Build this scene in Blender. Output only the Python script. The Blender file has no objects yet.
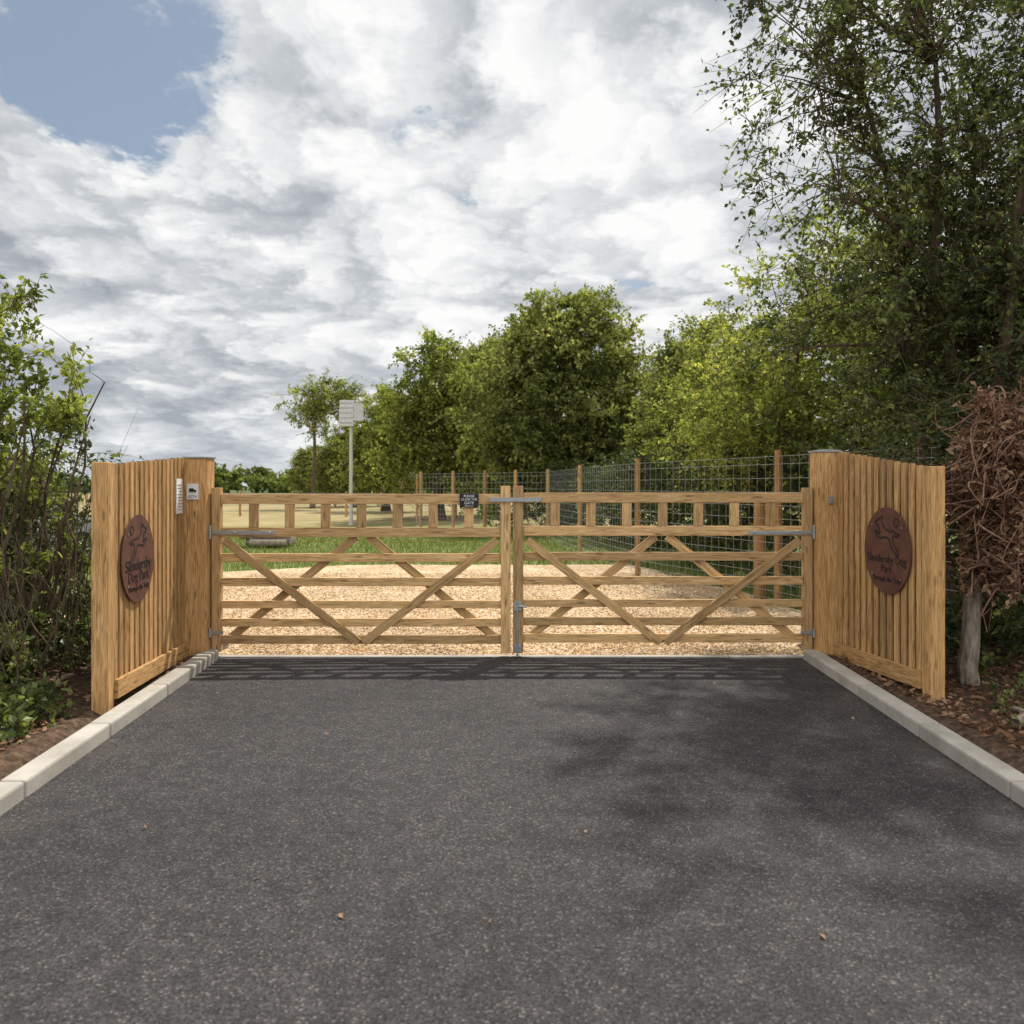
import bpy, math, random
import numpy as np
from mathutils import Vector
R = np.random.default_rng(7)
random.seed(7)
scene = bpy.context.scene
COL = scene.collection
YG = 8.28
KD = .82
def yk(y): return YG + (y - YG) * KD

# ------------------------------------------------------------------ node helpers
def new_mat(name):
    m = bpy.data.materials.new(name); m.use_nodes = True
    nt = m.node_tree; nt.nodes.clear()
    out = nt.nodes.new('ShaderNodeOutputMaterial')
    return m, nt, out
def N(nt, typ, **kw):
    n = nt.nodes.new(typ)
    for k, v in kw.items(): setattr(n, k, v)
    return n
def L(nt, a, b): nt.links.new(a, b)
def math_n(nt, op, a, b=None, c=None, clamp=False):
    n = nt.nodes.new('ShaderNodeMath'); n.operation = op; n.use_clamp = clamp
    for i, x in enumerate((a, b, c)):
        if x is None: continue
        if isinstance(x, (int, float)): n.inputs[i].default_value = x
        else: L(nt, x, n.inputs[i])
    return n.outputs[0]
def ramp(nt, fac, stops, interp='LINEAR'):
    n = nt.nodes.new('ShaderNodeValToRGB'); n.color_ramp.interpolation = interp
    cr = n.color_ramp
    while len(cr.elements) < len(stops): cr.elements.new(0.5)
    for e, (p, c) in zip(cr.elements, stops):
        e.position = p; e.color = (*c, 1) if len(c) == 3 else c
    L(nt, fac, n.inputs[0]); return n.outputs[0]
def mixc(nt, fac, a, b, mode='MIX'):
    n = nt.nodes.new('ShaderNodeMix'); n.data_type = 'RGBA'; n.blend_type = mode
    for idx, x in ((0, fac), (6, a), (7, b)):
        if isinstance(x, (int, float)): n.inputs[idx].default_value = x
        elif isinstance(x, tuple): n.inputs[idx].default_value = (*x, 1)
        else: L(nt, x, n.inputs[idx])
    return n.outputs[2]
def noise(nt, vec, scale, detail=4, rough=.5, dist=0, dim='3D'):
    n = N(nt, 'ShaderNodeTexNoise'); n.noise_dimensions = dim; n.inputs['Scale'].default_value = scale
    n.inputs['Detail'].default_value = detail; n.inputs['Roughness'].default_value = rough
    n.inputs['Distortion'].default_value = dist
    if vec is not None: L(nt, vec, n.inputs['Vector'])
    return n.outputs[0]
def principled(nt, out, col, rough=.7, metal=0, spec=.5, bump=None, bstr=.3, bdist=.01):
    p = nt.nodes.new('ShaderNodeBsdfPrincipled')
    if isinstance(col, tuple): p.inputs['Base Color'].default_value = (*col, 1)
    else: L(nt, col, p.inputs['Base Color'])
    if isinstance(rough, (int, float)): p.inputs['Roughness'].default_value = rough
    else: L(nt, rough, p.inputs['Roughness'])
    p.inputs['Metallic'].default_value = metal
    p.inputs['Specular IOR Level'].default_value = spec
    if bump is not None:
        b = nt.nodes.new('ShaderNodeBump'); b.inputs['Strength'].default_value = bstr
        b.inputs['Distance'].default_value = bdist
        L(nt, bump, b.inputs['Height']); L(nt, b.outputs[0], p.inputs['Normal'])
    L(nt, p.outputs[0], out.inputs[0]); return p
def pos(nt): return nt.nodes.new('ShaderNodeNewGeometry').outputs['Position']

# ------------------------------------------------------------------ materials
def wood_mat(name, c_dark, c_mid, c_light):
    m, nt, out = new_mat(name)
    uv = N(nt, 'ShaderNodeUVMap'); uv.uv_map = 'UVMap'
    mp = N(nt, 'ShaderNodeMapping'); mp.inputs['Scale'].default_value = (1.6, 26, 1)
    L(nt, uv.outputs[0], mp.inputs[0])
    g = noise(nt, mp.outputs[0], 2.2, 4, .62, 1.4, '2D')
    mp2 = N(nt, 'ShaderNodeMapping'); mp2.inputs['Scale'].default_value = (1.0, 3.0, 1)
    L(nt, uv.outputs[0], mp2.inputs[0])
    b = noise(nt, mp2.outputs[0], 2.0, 3, .6, .3, '2D')
    col = ramp(nt, g, [(.30, c_dark), (.5, c_mid), (.68, c_light)])
    at = N(nt, 'ShaderNodeAttribute'); at.attribute_name = 'tint'
    v = math_n(nt, 'MULTIPLY_ADD', at.outputs['Fac'], .5, .74)
    v2 = math_n(nt, 'MULTIPLY_ADD', b, .7, .68)
    vv = math_n(nt, 'MULTIPLY', v, v2)
    cmb = N(nt, 'ShaderNodeCombineColor'); [L(nt, vv, cmb.inputs[i]) for i in range(3)]
    col = mixc(nt, 1.0, col, cmb.outputs[0], 'MULTIPLY')
    col = mixc(nt, math_n(nt, 'MULTIPLY', math_n(nt, 'SUBTRACT', b, .53, clamp=True), 1.2, clamp=True), col, (.27, .19, .11))
    mk = N(nt, 'ShaderNodeMapping'); mk.inputs['Scale'].default_value = (2.2, 8, 1); L(nt, uv.outputs[0], mk.inputs[0])
    vo = N(nt, 'ShaderNodeTexVoronoi'); vo.voronoi_dimensions = '2D'; vo.inputs['Scale'].default_value = 1.0; L(nt, mk.outputs[0], vo.inputs['Vector'])
    k = ramp(nt, vo.outputs['Distance'], [(.05, (1, 1, 1)), (.11, (0, 0, 0))])
    col = mixc(nt, math_n(nt, 'MULTIPLY', k, .5), col, (.09, .042, .018))
    principled(nt, out, col, .75, spec=.25, bump=g, bstr=.4, bdist=.004)
    return m
M_WOOD = wood_mat('treated_pine', (.23, .125, .045), (.45, .262, .108), (.58, .37, .172))
M_WOOD_G = wood_mat('gate_pine', (.29, .172, .072), (.51, .33, .152), (.64, .435, .225))
M_WOOD_SHADE = wood_mat('treated_pine_shaded', (.05, .028, .012), (.10, .06, .026), (.14, .09, .04))  # same pine with shade put into its colour, so slat gaps read dark

def simple(name, col, rough=.6, metal=0, nz=None, spec=.4):
    m, nt, out = new_mat(name)
    n = noise(nt, pos(nt), nz or 14, 3, .6)
    c = mixc(nt, n, tuple(x * .72 for x in col), tuple(min(1, x * 1.25) for x in col))
    principled(nt, out, c, rough, metal, spec)
    return m
M_GALV = simple('galvanised_steel', (.38, .40, .42), .45, .7, 30)
M_WIRE = simple('fence_wire', (.36, .37, .37), .5, .4)
M_BLACK = simple('sign_black', (.015, .015, .02), .5)
M_WHITE = simple('sign_white', (.85, .85, .83), .5)
M_DARKB = simple('etched_steel', (.018, .012, .010), .8)
M_PANEL = simple('pole_panel_grey', (.55, .55, .56), .5)
M_TYRE = simple('tyre_rubber', (.02, .02, .02), .8)
M_GLASS = simple('car_glass', (.03, .04, .05), .08, 0, spec=.8)
M_PAINT = simple('car_paint', (.42, .44, .50), .3, .3)
M_LAMPR = simple('car_lamp', (.4, .03, .02), .2)

m, nt, out = new_mat('corten_steel'); M_CORTEN = m
n1 = noise(nt, pos(nt), 9, 6, .7, .5); n2 = noise(nt, pos(nt), 60, 4, .6)
c = ramp(nt, n1, [(.3, (.080, .034, .025)), (.55, (.145, .060, .040)), (.75, (.21, .094, .060))])
c = mixc(nt, math_n(nt, 'MULTIPLY', n2, .3), c, (.07, .035, .025))
principled(nt, out, c, .8, 0, .3, bump=n2, bstr=.2, bdist=.003)

# asphalt
m, nt, out = new_mat('asphalt'); M_ASPH = m
P = pos(nt)
v = N(nt, 'ShaderNodeTexVoronoi'); v.voronoi_dimensions = '2D'; v.inputs['Scale'].default_value = 125; L(nt, P, v.inputs['Vector'])
sep = N(nt, 'ShaderNodeSeparateColor'); L(nt, v.outputs['Color'], sep.inputs[0])
cellr = sep.outputs[0]
big = noise(nt, P, .9, 4, .6, dim='2D'); mid = noise(nt, P, 9, 4, .65, dim='2D')
base = ramp(nt, cellr, [(0, (.026, .025, .0265)), (.6, (.047, .045, .048)), (.92, (.068, .065, .068)), (.985, (.14, .13, .125))])
gap = ramp(nt, v.outputs['Distance'], [(.35, (1, 1, 1)), (.8, (.35, .35, .35))])
base = mixc(nt, 1, base, gap, 'MULTIPLY')
bs = ramp(nt, big, [(.3, (.86, .86, .86)), (.7, (1.16, 1.15, 1.13))])
base = mixc(nt, 1, base, bs, 'MULTIPLY')
ms = ramp(nt, mid, [(.3, (.78, .78, .78)), (.7, (1.22, 1.21, 1.20))])
base = mixc(nt, 1, base, ms, 'MULTIPLY')
sx = N(nt, 'ShaderNodeSeparateXYZ'); L(nt, P, sx.inputs[0])
dx = math_n(nt, 'SUBTRACT', math_n(nt, 'ABSOLUTE', sx.outputs[0]), 1.9)
dust = math_n(nt, 'MULTIPLY', math_n(nt, 'MULTIPLY', dx, 1.6, clamp=True), ramp(nt, noise(nt, P, 2.3, 5, .65, dim='2D'), [(.48, (0, 0, 0)), (.7, (1, 1, 1))]))
base = mixc(nt, math_n(nt, 'MULTIPLY', dust, .4), base, (.13, .10, .075))
principled(nt, out, base, .85, 0, .3, bump=math_n(nt, 'SUBTRACT', 1.0, v.outputs['Distance']), bstr=.5, bdist=.005)

# concrete kerb
m, nt, out = new_mat('kerb_concrete'); M_KERB = m
n1 = noise(nt, pos(nt), 3.5, 5, .65); n2 = noise(nt, pos(nt), 90, 3, .6)
c = ramp(nt, n1, [(.25, (.30, .275, .235)), (.6, (.47, .445, .40)), (.8, (.55, .525, .475))])
c = mixc(nt, math_n(nt, 'MULTIPLY', n2, .35), c, (.28, .255, .22))
at = N(nt, 'ShaderNodeAttribute'); at.attribute_name = 'tint'
vv = math_n(nt, 'MULTIPLY_ADD', at.outputs['Fac'], .25, .82)
cmb = N(nt, 'ShaderNodeCombineColor'); [L(nt, vv, cmb.inputs[i]) for i in range(3)]
c = mixc(nt, 1, c, cmb.outputs[0], 'MULTIPLY')
principled(nt, out, c, .88, 0, .3, bump=n2, bstr=.3, bdist=.004)

# gravel
def gravel_col(nt, P, tint=None):
    if tint is None:
        v = N(nt, 'ShaderNodeTexVoronoi'); v.voronoi_dimensions = '2D'; v.inputs['Scale'].default_value = 34; L(nt, P, v.inputs['Vector'])
        sep = N(nt, 'ShaderNodeSeparateColor'); L(nt, v.outputs['Color'], sep.inputs[0]); f = sep.outputs[0]
    else: f = tint; v = None
    c = ramp(nt, f, [(0, (.28, .17, .085)), (.3, (.52, .35, .185)), (.6, (.64, .475, .29)), (.85, (.72, .59, .42)), (1, (.68, .65, .58))])
    n = noise(nt, P, .8, 3, .6, dim='2D')
    c = mixc(nt, 1, c, ramp(nt, n, [(.3, (.82, .79, .75)), (.7, (1.06, 1.04, 1.02))]), 'MULTIPLY')
    return c, v
m, nt, out = new_mat('gravel_bed'); M_GRAV = m
c, v = gravel_col(nt, pos(nt))
principled(nt, out, c, .85, 0, .3, bump=math_n(nt, 'SUBTRACT', 1.0, v.outputs['Distance']), bstr=.8, bdist=.02)
m, nt, out = new_mat('gravel_stone'); M_STONE = m
at = N(nt, 'ShaderNodeAttribute'); at.attribute_name = 'tint'
c, v = gravel_col(nt, pos(nt), at.outputs['Fac'])
principled(nt, out, c, .8, 0, .3)

# ground
m, nt, out = new_mat('ground_soil_grass'); M_GROUND = m
P = pos(nt); sx = N(nt, 'ShaderNodeSeparateXYZ'); L(nt, P, sx.inputs[0])
nb = noise(nt, P, .25, 4, .6, dim='2D'); nf = noise(nt, P, 18, 4, .7, dim='2D'); nm = noise(nt, P, 2.2, 4, .65, dim='2D')
soil = ramp(nt, nf, [(.25, (.03, .02, .014)), (.5, (.085, .055, .037)), (.75, (.18, .12, .08))])
grass = ramp(nt, math_n(nt, 'ADD', math_n(nt, 'MULTIPLY', nf, .4), math_n(nt, 'MULTIPLY', nm, .6)), [(.3, (.08, .11, .03)), (.5, (.14, .18, .05)), (.7, (.22, .23, .09))])
dry = ramp(nt, nb, [(.3, (.22, .20, .09)), (.6, (.36, .29, .15)), (.8, (.28, .24, .12))])
far = ramp(nt, nb, [(.3, (.06, .09, .035)), (.7, (.13, .15, .06))])
yj = math_n(nt, 'MULTIPLY_ADD', nm, 3.0, math_n(nt, 'SUBTRACT', sx.outputs[1], 1.5))
g1 = math_n(nt, 'MULTIPLY', math_n(nt, 'SUBTRACT', yj, 9.5), .6, clamp=True)
g2 = math_n(nt, 'MULTIPLY', math_n(nt, 'SUBTRACT', math_n(nt, 'MULTIPLY_ADD', nb, 10.0, yj), 29), .12, clamp=True)
g3 = math_n(nt, 'MULTIPLY', math_n(nt, 'SUBTRACT', yj, 110), .02, clamp=True)
c = mixc(nt, g1, soil, grass); c = mixc(nt, g2, c, dry); c = mixc(nt, g3, c, far)
principled(nt, out, c, .95, 0, .15, bump=nf, bstr=.6, bdist=.03)

def leaf_mat(name, stops, trans=.4, transcol=(1.15, 1.2, .65), gloss=False):
    m, nt, out = new_mat(name)
    at = N(nt, 'ShaderNodeAttribute'); at.attribute_name = 'tint'
    c = ramp(nt, at.outputs['Fac'], stops)
    p = nt.nodes.new('ShaderNodeBsdfPrincipled') if gloss else nt.nodes.new('ShaderNodeBsdfDiffuse'); L(nt, c, p.inputs[0])
    if gloss: p.inputs['Roughness'].default_value = .45; p.inputs['Specular IOR Level'].default_value = .4
    t = nt.nodes.new('ShaderNodeBsdfTranslucent')
    L(nt, mixc(nt, 1, c, transcol, 'MULTIPLY'), t.inputs[0])
    mx = nt.nodes.new('ShaderNodeMixShader'); mx.inputs[0].default_value = trans
    L(nt, p.outputs[0], mx.inputs[1]); L(nt, t.outputs[0], mx.inputs[2]); L(nt, mx.outputs[0], out.inputs[0])
    return m
M_LEAF_DK = leaf_mat('leaf_dark_green', [(0, (.032, .048, .018)), (.5, (.095, .13, .042)), (1, (.27, .31, .10))], gloss=True)
M_LEAF_MD = leaf_mat('leaf_mid_green', [(0, (.09, .115, .040)), (.5, (.215, .25, .08)), (1, (.44, .45, .17))], .45)
M_LEAF_LT = leaf_mat('leaf_light_green', [(0, (.12, .15, .045)), (.5, (.30, .345, .095)), (1, (.55, .56, .19))], .5)
M_DEAD = leaf_mat('dead_leaf', [(0, (.09, .045, .028)), (.5, (.24, .14, .085)), (1, (.40, .27, .18))], .2, (1, .9, .7))
M_GRASS = leaf_mat('grass_blade', [(0, (.09, .125, .03)), (.6, (.19, .235, .07)), (1, (.36, .33, .16))], .35)
def bark(name, a, b):
    m, nt, out = new_mat(name)
    mp = N(nt, 'ShaderNodeMapping'); mp.inputs['Scale'].default_value = (1, 1, .25); L(nt, pos(nt), mp.inputs[0])
    n = noise(nt, mp.outputs[0], 28, 3, .65, 0)
    principled(nt, out, ramp(nt, n, [(.3, a), (.7, b)]), .9, 0, .2); return m
M_BARK = bark('bark_brown', (.045, .032, .022), (.17, .125, .085))
M_BARKG = bark('bark_grey', (.14, .115, .09), (.40, .35, .29))
M_VINE = bark('dry_vine', (.13, .065, .045), (.36, .22, .155))

# ------------------------------------------------------------------ mesh builders
def mesh_obj(name, V, F, k, mats, midx=None, tint=None, uv=None, parent=None, smooth=False):
    me = bpy.data.meshes.new(name)
    V = np.asarray(V, np.float32); F = np.asarray(F, np.int32)
    me.vertices.add(len(V)); me.vertices.foreach_set('co', V.ravel())
    me.loops.add(F.size); me.loops.foreach_set('vertex_index', F.ravel())
    me.polygons.add(len(F)); me.polygons.foreach_set('loop_start', np.arange(0, F.size, k, dtype=np.int32))
    for mt in mats: me.materials.append(mt)
    if midx is not None: me.polygons.foreach_set('material_index', np.asarray(midx, np.int32))
    me.polygons.foreach_set('use_smooth', np.full(len(F), smooth))
    me.update(calc_edges=True)
    if tint is not None:
        a = me.attributes.new('tint', 'FLOAT', 'FACE'); a.data.foreach_set('value', np.asarray(tint, np.float32))
    if uv is not None:
        l = me.uv_layers.new(name='UVMap'); l.data.foreach_set('uv', np.asarray(uv, np.float32).ravel())
    ob = bpy.data.objects.new(name, me); COL.objects.link(ob)
    if parent: ob.parent = parent
    return ob
def empty(name, loc=(0, 0, 0)):
    e = bpy.data.objects.new(name, None); COL.objects.link(e); e.empty_display_size = .2; return e

class Box:
    def __init__(s): s.V = []; s.F = []; s.UV = []; s.T = []; s.M = []
    def hexa(s, c, axes_len, mat=0, tint=None):
        o = len(s.V); s.V += [tuple(p) for p in c]
        Ln, W, D = axes_len
        ou, ov = random.random() * 20, random.random() * 20
        t = random.random() if tint is None else tint
        quads = [((0, 3, 2, 1), 'e'), ((4, 5, 6, 7), 'e'), ((0, 1, 5, 4), 'w'), ((1, 2, 6, 5), 'd'), ((2, 3, 7, 6), 'w'), ((3, 0, 4, 7), 'd')]
        for i, (q, kind) in enumerate(quads):
            s.F.append([o + a for a in q]); s.T.append(t); s.M.append(mat)
            if kind == 'e': uv = [(0, 0), (0, D), (W * .3, D), (W * .3, 0)]
            else:
                w = W if kind == 'w' else D
                uv = [(0, 0), (0, w), (Ln, w), (Ln, 0)]
            s.UV += [(a + ou, b + ov + i * .31) for a, b in uv]
    def beam(s, p0, p1, w, d, wdir, mat=0, tint=None):
        p0 = Vector(p0); p1 = Vector(p1); l = p1 - p0; ln = l.length; l.normalize()
        wd = Vector(wdir); wd = (wd - l * wd.dot(l)).normalized(); dd = l.cross(wd)
        a = wd * w / 2; b = dd * d / 2
        c = []
        for p in (p0, p1): c += [p - a - b, p + a - b, p + a + b, p - a + b]
        s.hexa(c, (ln, w, d), mat, tint)
    def box(s, x0, x1, y0, y1, z0, z1, mat=0, axis='z', tint=None):
        cx, cy, cz = (x0 + x1) / 2, (y0 + y1) / 2, (z0 + z1) / 2
        if axis == 'z': s.beam((cx, cy, z0), (cx, cy, z1), x1 - x0, y1 - y0, (1, 0, 0), mat, tint)
        elif axis == 'x': s.beam((x0, cy, cz), (x1, cy, cz), z1 - z0, y1 - y0, (0, 0, 1), mat, tint)
        else: s.beam((cx, y0, cz), (cx, y1, cz), z1 - z0, x1 - x0, (0, 0, 1), mat, tint)
    def cyl(s, p0, p1, r0, r1, n=12, mat=0, tint=None):
        p0 = Vector(p0); p1 = Vector(p1); l = (p1 - p0).normalized()
        a = l.orthogonal().normalized(); b = l.cross(a); t = random.random() if tint is None else tint
        o = len(s.V)
        for p, r in ((p0, r0), (p1, r1)):
            for i in range(n):
                th = 2 * math.pi * i / n; s.V.append(tuple(p + a * math.cos(th) * r + b * math.sin(th) * r))
        s.V += [tuple(p0), tuple(p1)]; Ln = (p1 - p0).length; ou = random.random() * 20
        for i in range(n):
            j = (i + 1) % n
            s.F.append([o + i, o + j, o + n + j, o + n + i]); s.T.append(t); s.M.append(mat)
            w = 2 * math.pi * r0 / n
            s.UV += [(ou, i * w), (ou, (i + 1) * w), (ou + Ln, (i + 1) * w), (ou + Ln, i * w)]
        for i in range(0, n, 2):
            j, k2 = (i + 1) % n, (i + 2) % n
            s.F.append([o + 2 * n, o + k2, o + j, o + i]); s.T.append(t); s.M.append(mat); s.UV += [(ou, 0), (ou, .02), (ou + .02, .02), (ou + .02, 0)]
            s.F.append([o + 2 * n + 1, o + n + i, o + n + j, o + n + k2]); s.T.append(t); s.M.append(mat); s.UV += [(ou, 0), (ou, .02), (ou + .02, .02), (ou + .02, 0)]
    def make(s, name, mats, parent=None, bevel=0):
        ob = mesh_obj(name, s.V, s.F, 4, mats, s.M, s.T, s.UV, parent)
        if bevel:
            b = ob.modifiers.new('bevel', 'BEVEL'); b.width = bevel; b.segments = 2; b.limit_method = 'ANGLE'
        return ob

def grid(name, xs, ys, zf, mat):
    X, Y = np.meshgrid(xs, ys); Z = zf(X, Y)
    V = np.stack([X, Y, Z], -1).reshape(-1, 3); nx, ny = len(xs), len(ys)
    i = np.arange(ny - 1)[:, None] * nx + np.arange(nx - 1)[None, :]
    F = np.stack([i, i + 1, i + nx + 1, i + nx], -1).reshape(-1, 4)
    return mesh_obj(name, V, F, 4, [mat], smooth=True)

# ------------------------------------------------------------------ foliage
def unit(v): return v / (np.linalg.norm(v, axis=-1, keepdims=True) + 1e-9)
def rdir(n): return unit(R.normal(size=(n, 3)))
class Acc:
    def __init__(s): s.V = []; s.F = []; s.T = []; s.M = []; s.n = 0
    def add(s, V, F, T, M):
        s.V.append(V); s.F.append(F + s.n); s.n += len(V); s.T.append(T); s.M.append(np.full(len(F), M))
    def tubes(s, P, Rd, sides=4, mat=0):
        n, K, _ = P.shape
        T = np.empty_like(P); T[:, 1:-1] = P[:, 2:] - P[:, :-2]; T[:, 0] = P[:, 1] - P[:, 0]; T[:, -1] = P[:, -1] - P[:, -2]
        T = unit(T); up = np.array([.31, .17, .93]); alt = np.array([1., .1, 0])
        ref = np.where(np.abs(T @ up)[..., None] > .95, alt, up)
        A = unit(np.cross(T, ref)); B = np.cross(T, A)
        th = np.arange(sides) * 2 * math.pi / sides
        V = P[:, :, None, :] + Rd[:, :, None, None] * (A[:, :, None, :] * np.cos(th)[None, None, :, None] + B[:, :, None, :] * np.sin(th)[None, None, :, None])
        i = (np.arange(n)[:, None, None] * K + np.arange(K - 1)[None, :, None]) * sides
        j = np.arange(sides)[None, None, :]; j2 = (j + 1) % sides
        F = np.stack([i + j, i + j2, i + sides + j2, i + sides + j], -1).reshape(-1, 4)
        s.add(V.reshape(-1, 3), F, np.full(len(F), .5), mat)
    def leaves(s, P, D, size, tint, mat=1, wr=.55):
        n = len(P); D = unit(D)
        Nn = unit(rdir(n) + np.array([0, 0, .7])); S = unit(np.cross(D, Nn)); Nn = np.cross(S, D)
        sz = (size * R.uniform(.6, 1.25, n))[:, None]
        a = P; b = P + D * sz * .5 + S * sz * wr / 2 + Nn * sz * .08; c = P + D * sz - Nn * sz * .1; d = P + D * sz * .5 - S * sz * wr / 2 + Nn * sz * .08
        V = np.stack([a, b, c, d], 1).reshape(-1, 3)
        F = np.arange(n * 4).reshape(n, 4)
        s.add(V, F, np.clip(tint, 0, 1), mat)
    def clumps(s, C, out, r, tw, lv, size, tbase, twr=.006, up=.25, outb=.5, mat_t=0, mat_l=1, spread=1.0, droop=.15, wr=.55, tvar=.22):
        n = len(C); m = n * tw; K = 4
        c0 = np.repeat(C, tw, 0); o0 = np.repeat(out, tw, 0); rr = np.repeat(r, tw)
        d = unit(rdir(m) * spread + o0 * outb + np.array([0, 0, up]))
        ln = rr * R.uniform(.55, 1.45, m)
        st = c0 + rdir(m) * (rr * .25)[:, None]
        t = np.linspace(0, 1, K)
        bend = rdir(m) * (ln * .25)[:, None] - np.array([0, 0, 1]) * (ln * droop)[:, None]
        Pt = st[:, None, :] + d[:, None, :] * (ln[:, None] * t)[..., None] + bend[:, None, :] * (t ** 2)[None, :, None]
        if twr: s.tubes(Pt, np.outer(np.full(m, twr), np.array([1, .75, .5, .25])), 3, mat_t)
        tt = R.uniform(.12, 1.02, (m, lv))
        Lp = st[:, None, :] + d[:, None, :] * (ln[:, None] * tt)[..., None] + bend[:, None, :] * (tt ** 2)[..., None]
        Lp = Lp.reshape(-1, 3) + rdir(m * lv) * size * .35
        Ld = unit(np.repeat(d, lv, 0) * .55 + rdir(m * lv) + np.array([0, 0, -.1]))
        ct = np.repeat(np.repeat(R.normal(tbase, tvar * .8, n), tw), lv) + R.normal(0, tvar, m * lv)
        s.leaves(Lp, Ld, size, ct, mat_l, wr)
    def make(s, name, mats, smooth=False):
        return mesh_obj(name, np.concatenate(s.V), np.concatenate(s.F), 4, mats, np.concatenate(s.M), np.concatenate(s.T))

def curve_pts(p0, p1, K, sag, wob):
    t = np.linspace(0, 1, K)[:, None]
    p = p0 + (p1 - p0) * t + np.array([0, 0, sag]) * (4 * t * (1 - t))
    w = np.cumsum(R.normal(0, wob, (K, 3)), 0); w -= w[0] + (w[-1] - w[0]) * t
    return p + w

def make_tree(name, base, ells, mats, leaf, tbase=.5, stems=1, trunk_r=.12, clump_r=.55, tw=12, lv=22, fork=.35, lean=(0, 0), limbs=9, twr=.006, shell=.5, up=.25, wr=.55, lump_a=.16, tvar=.22):
    A = Acc(); base = np.array(base, float); base[1] = yk(base[1])
    cs = []; outs = []; dens = []
    for e in ells:
        c = np.array(e[:3]); r = np.array(e[3:6]); n = e[6]
        d = rdir(n); q = R.uniform(0, 1, n) ** shell
        lump = 1 + lump_a * np.sin(d[:, 0] * 5 + e[0] * 3) * np.cos(d[:, 2] * 6 + e[1]) + R.normal(0, .07, n)
        cs.append(c + d * r * (q * lump)[:, None]); outs.append(d); dens.append(np.full(n, e[7] if len(e) > 7 else 1.0))
    C = np.concatenate(cs); O = np.concatenate(outs); Dn = np.concatenate(dens)
    keep = C[:, 2] > .15; C, O, Dn = C[keep], O[keep], Dn[keep]
    zmid = C[:, 2].mean(); top = np.array([lean[0], lean[1], zmid * 1.15])
    pts_all = []; K = 9
    for sI in range(stems):
        off = rdir(1)[0] * .5 * (stems > 1) * np.array([1, 1, 0]) * min(1, trunk_r * 3)
        tgt = top + rdir(1)[0] * np.array([1, 1, .3]) * (1.1 if stems > 1 else .3) * min(1, zmid / 2.5)
        p = curve_pts(off * .6, tgt, K, 0, .06); p[0, 2] = -.1
        rad = trunk_r * (1 - .75 * np.linspace(0, 1, K)) / (1 if stems == 1 else 1.4); rad[0] *= 1.35
        A.tubes(p[None], rad[None], 9, 0)
        pts_all.append((p, rad))
    TP = np.concatenate([p for p, r in pts_all]); TR = np.concatenate([r for p, r in pts_all])
    zmn = fork * zmid; ok = TP[:, 2] > zmn; TP, TR = TP[ok], TR[ok]
    idx = R.choice(len(C), min(limbs, len(C)), replace=False); LP = [TP]; LR = [TR]
    for i in idx:
        tgt = C[i]; cost = np.linalg.norm(TP - tgt, axis=1) + 1.2 * np.maximum(0, TP[:, 2] - tgt[2] + .5)
        j = np.argmin(cost + R.uniform(0, .5, len(TP)))
        p = curve_pts(TP[j], tgt, 8, .1 * np.linalg.norm(tgt - TP[j]), .05)
        r = TR[j] * .62 * (1 - .8 * np.linspace(0, 1, 8)); A.tubes(p[None], r[None], 6, 0)
        LP.append(p[1:]); LR.append(r[1:])
    LP = np.concatenate(LP); LR = np.concatenate(LR)
    SP = []; SR = []
    for i in range(len(C)):
        j = np.argmin(np.linalg.norm(LP - C[i], axis=1))
        SP.append(curve_pts(LP[j], C[i], 5, .08 * np.linalg.norm(C[i] - LP[j]), .035)); r0 = min(LR[j] * .6, trunk_r * .22) + twr * .5
        SR.append(r0 * np.array([1, .8, .6, .45, .3]))
    A.tubes(np.array(SP), np.array(SR), 4, 0)
    for dv in np.unique(Dn):
        k = Dn == dv
        A.clumps(C[k], O[k], clump_r * R.uniform(.65, 1.35, k.sum()), tw, max(2, int(lv * dv)), leaf, tbase, twr, up, .6, wr=wr, tvar=tvar)
    ob = A.make(name, mats); ob.location = base; return ob
def dup(src, name, loc, rz, sc):
    o = bpy.data.objects.new(name, src.data); COL.objects.link(o); o.location = (loc[0], yk(loc[1]), loc[2]); o.rotation_euler = (0, 0, rz); o.scale = sc; return o

# ================================================================== GROUND
def nonuni(a, b, near, step_n, far_n):
    core = np.arange(near[0], near[1] + 1e-6, step_n)
    lo = near[0] - np.geomspace(step_n, near[0] - a, far_n); hi = near[1] + np.geomspace(step_n, b - near[1], far_n)
    return np.concatenate([lo[::-1], core, hi])
def bumps(X, Y): return (np.sin(X * 2.3 + Y * 1.1) * np.sin(Y * 1.9 - X * .7) * .5 + np.sin(X * 5.7 + 1.3) * np.sin(Y * 6.1) * .3)
def gz(X, Y):
    sm = lambda v: np.clip(v, 0, 1) ** 2 * (3 - 2 * np.clip(v, 0, 1))
    ax = np.abs(X)
    verge = sm((ax - 2.56) / .12) * sm((9.1 - Y) / .5)
    z = -.035 + verge * (.085 + .02 * bumps(X, Y)) + verge * sm((ax - 3.0) / 2.5) * .15
    far = sm((Y - 15.5) / 8); z = z + far * (.06 + .03 * bumps(X * .4, Y * .4))
    z = z + .035 * sm((ax - 6) / 3) 
    return z
grid('ground', nonuni(-700, 700, (-8, 8), .16, 26), nonuni(-60, 1500, (0, 30), .2, 28), gz, M_GROUND)

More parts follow.
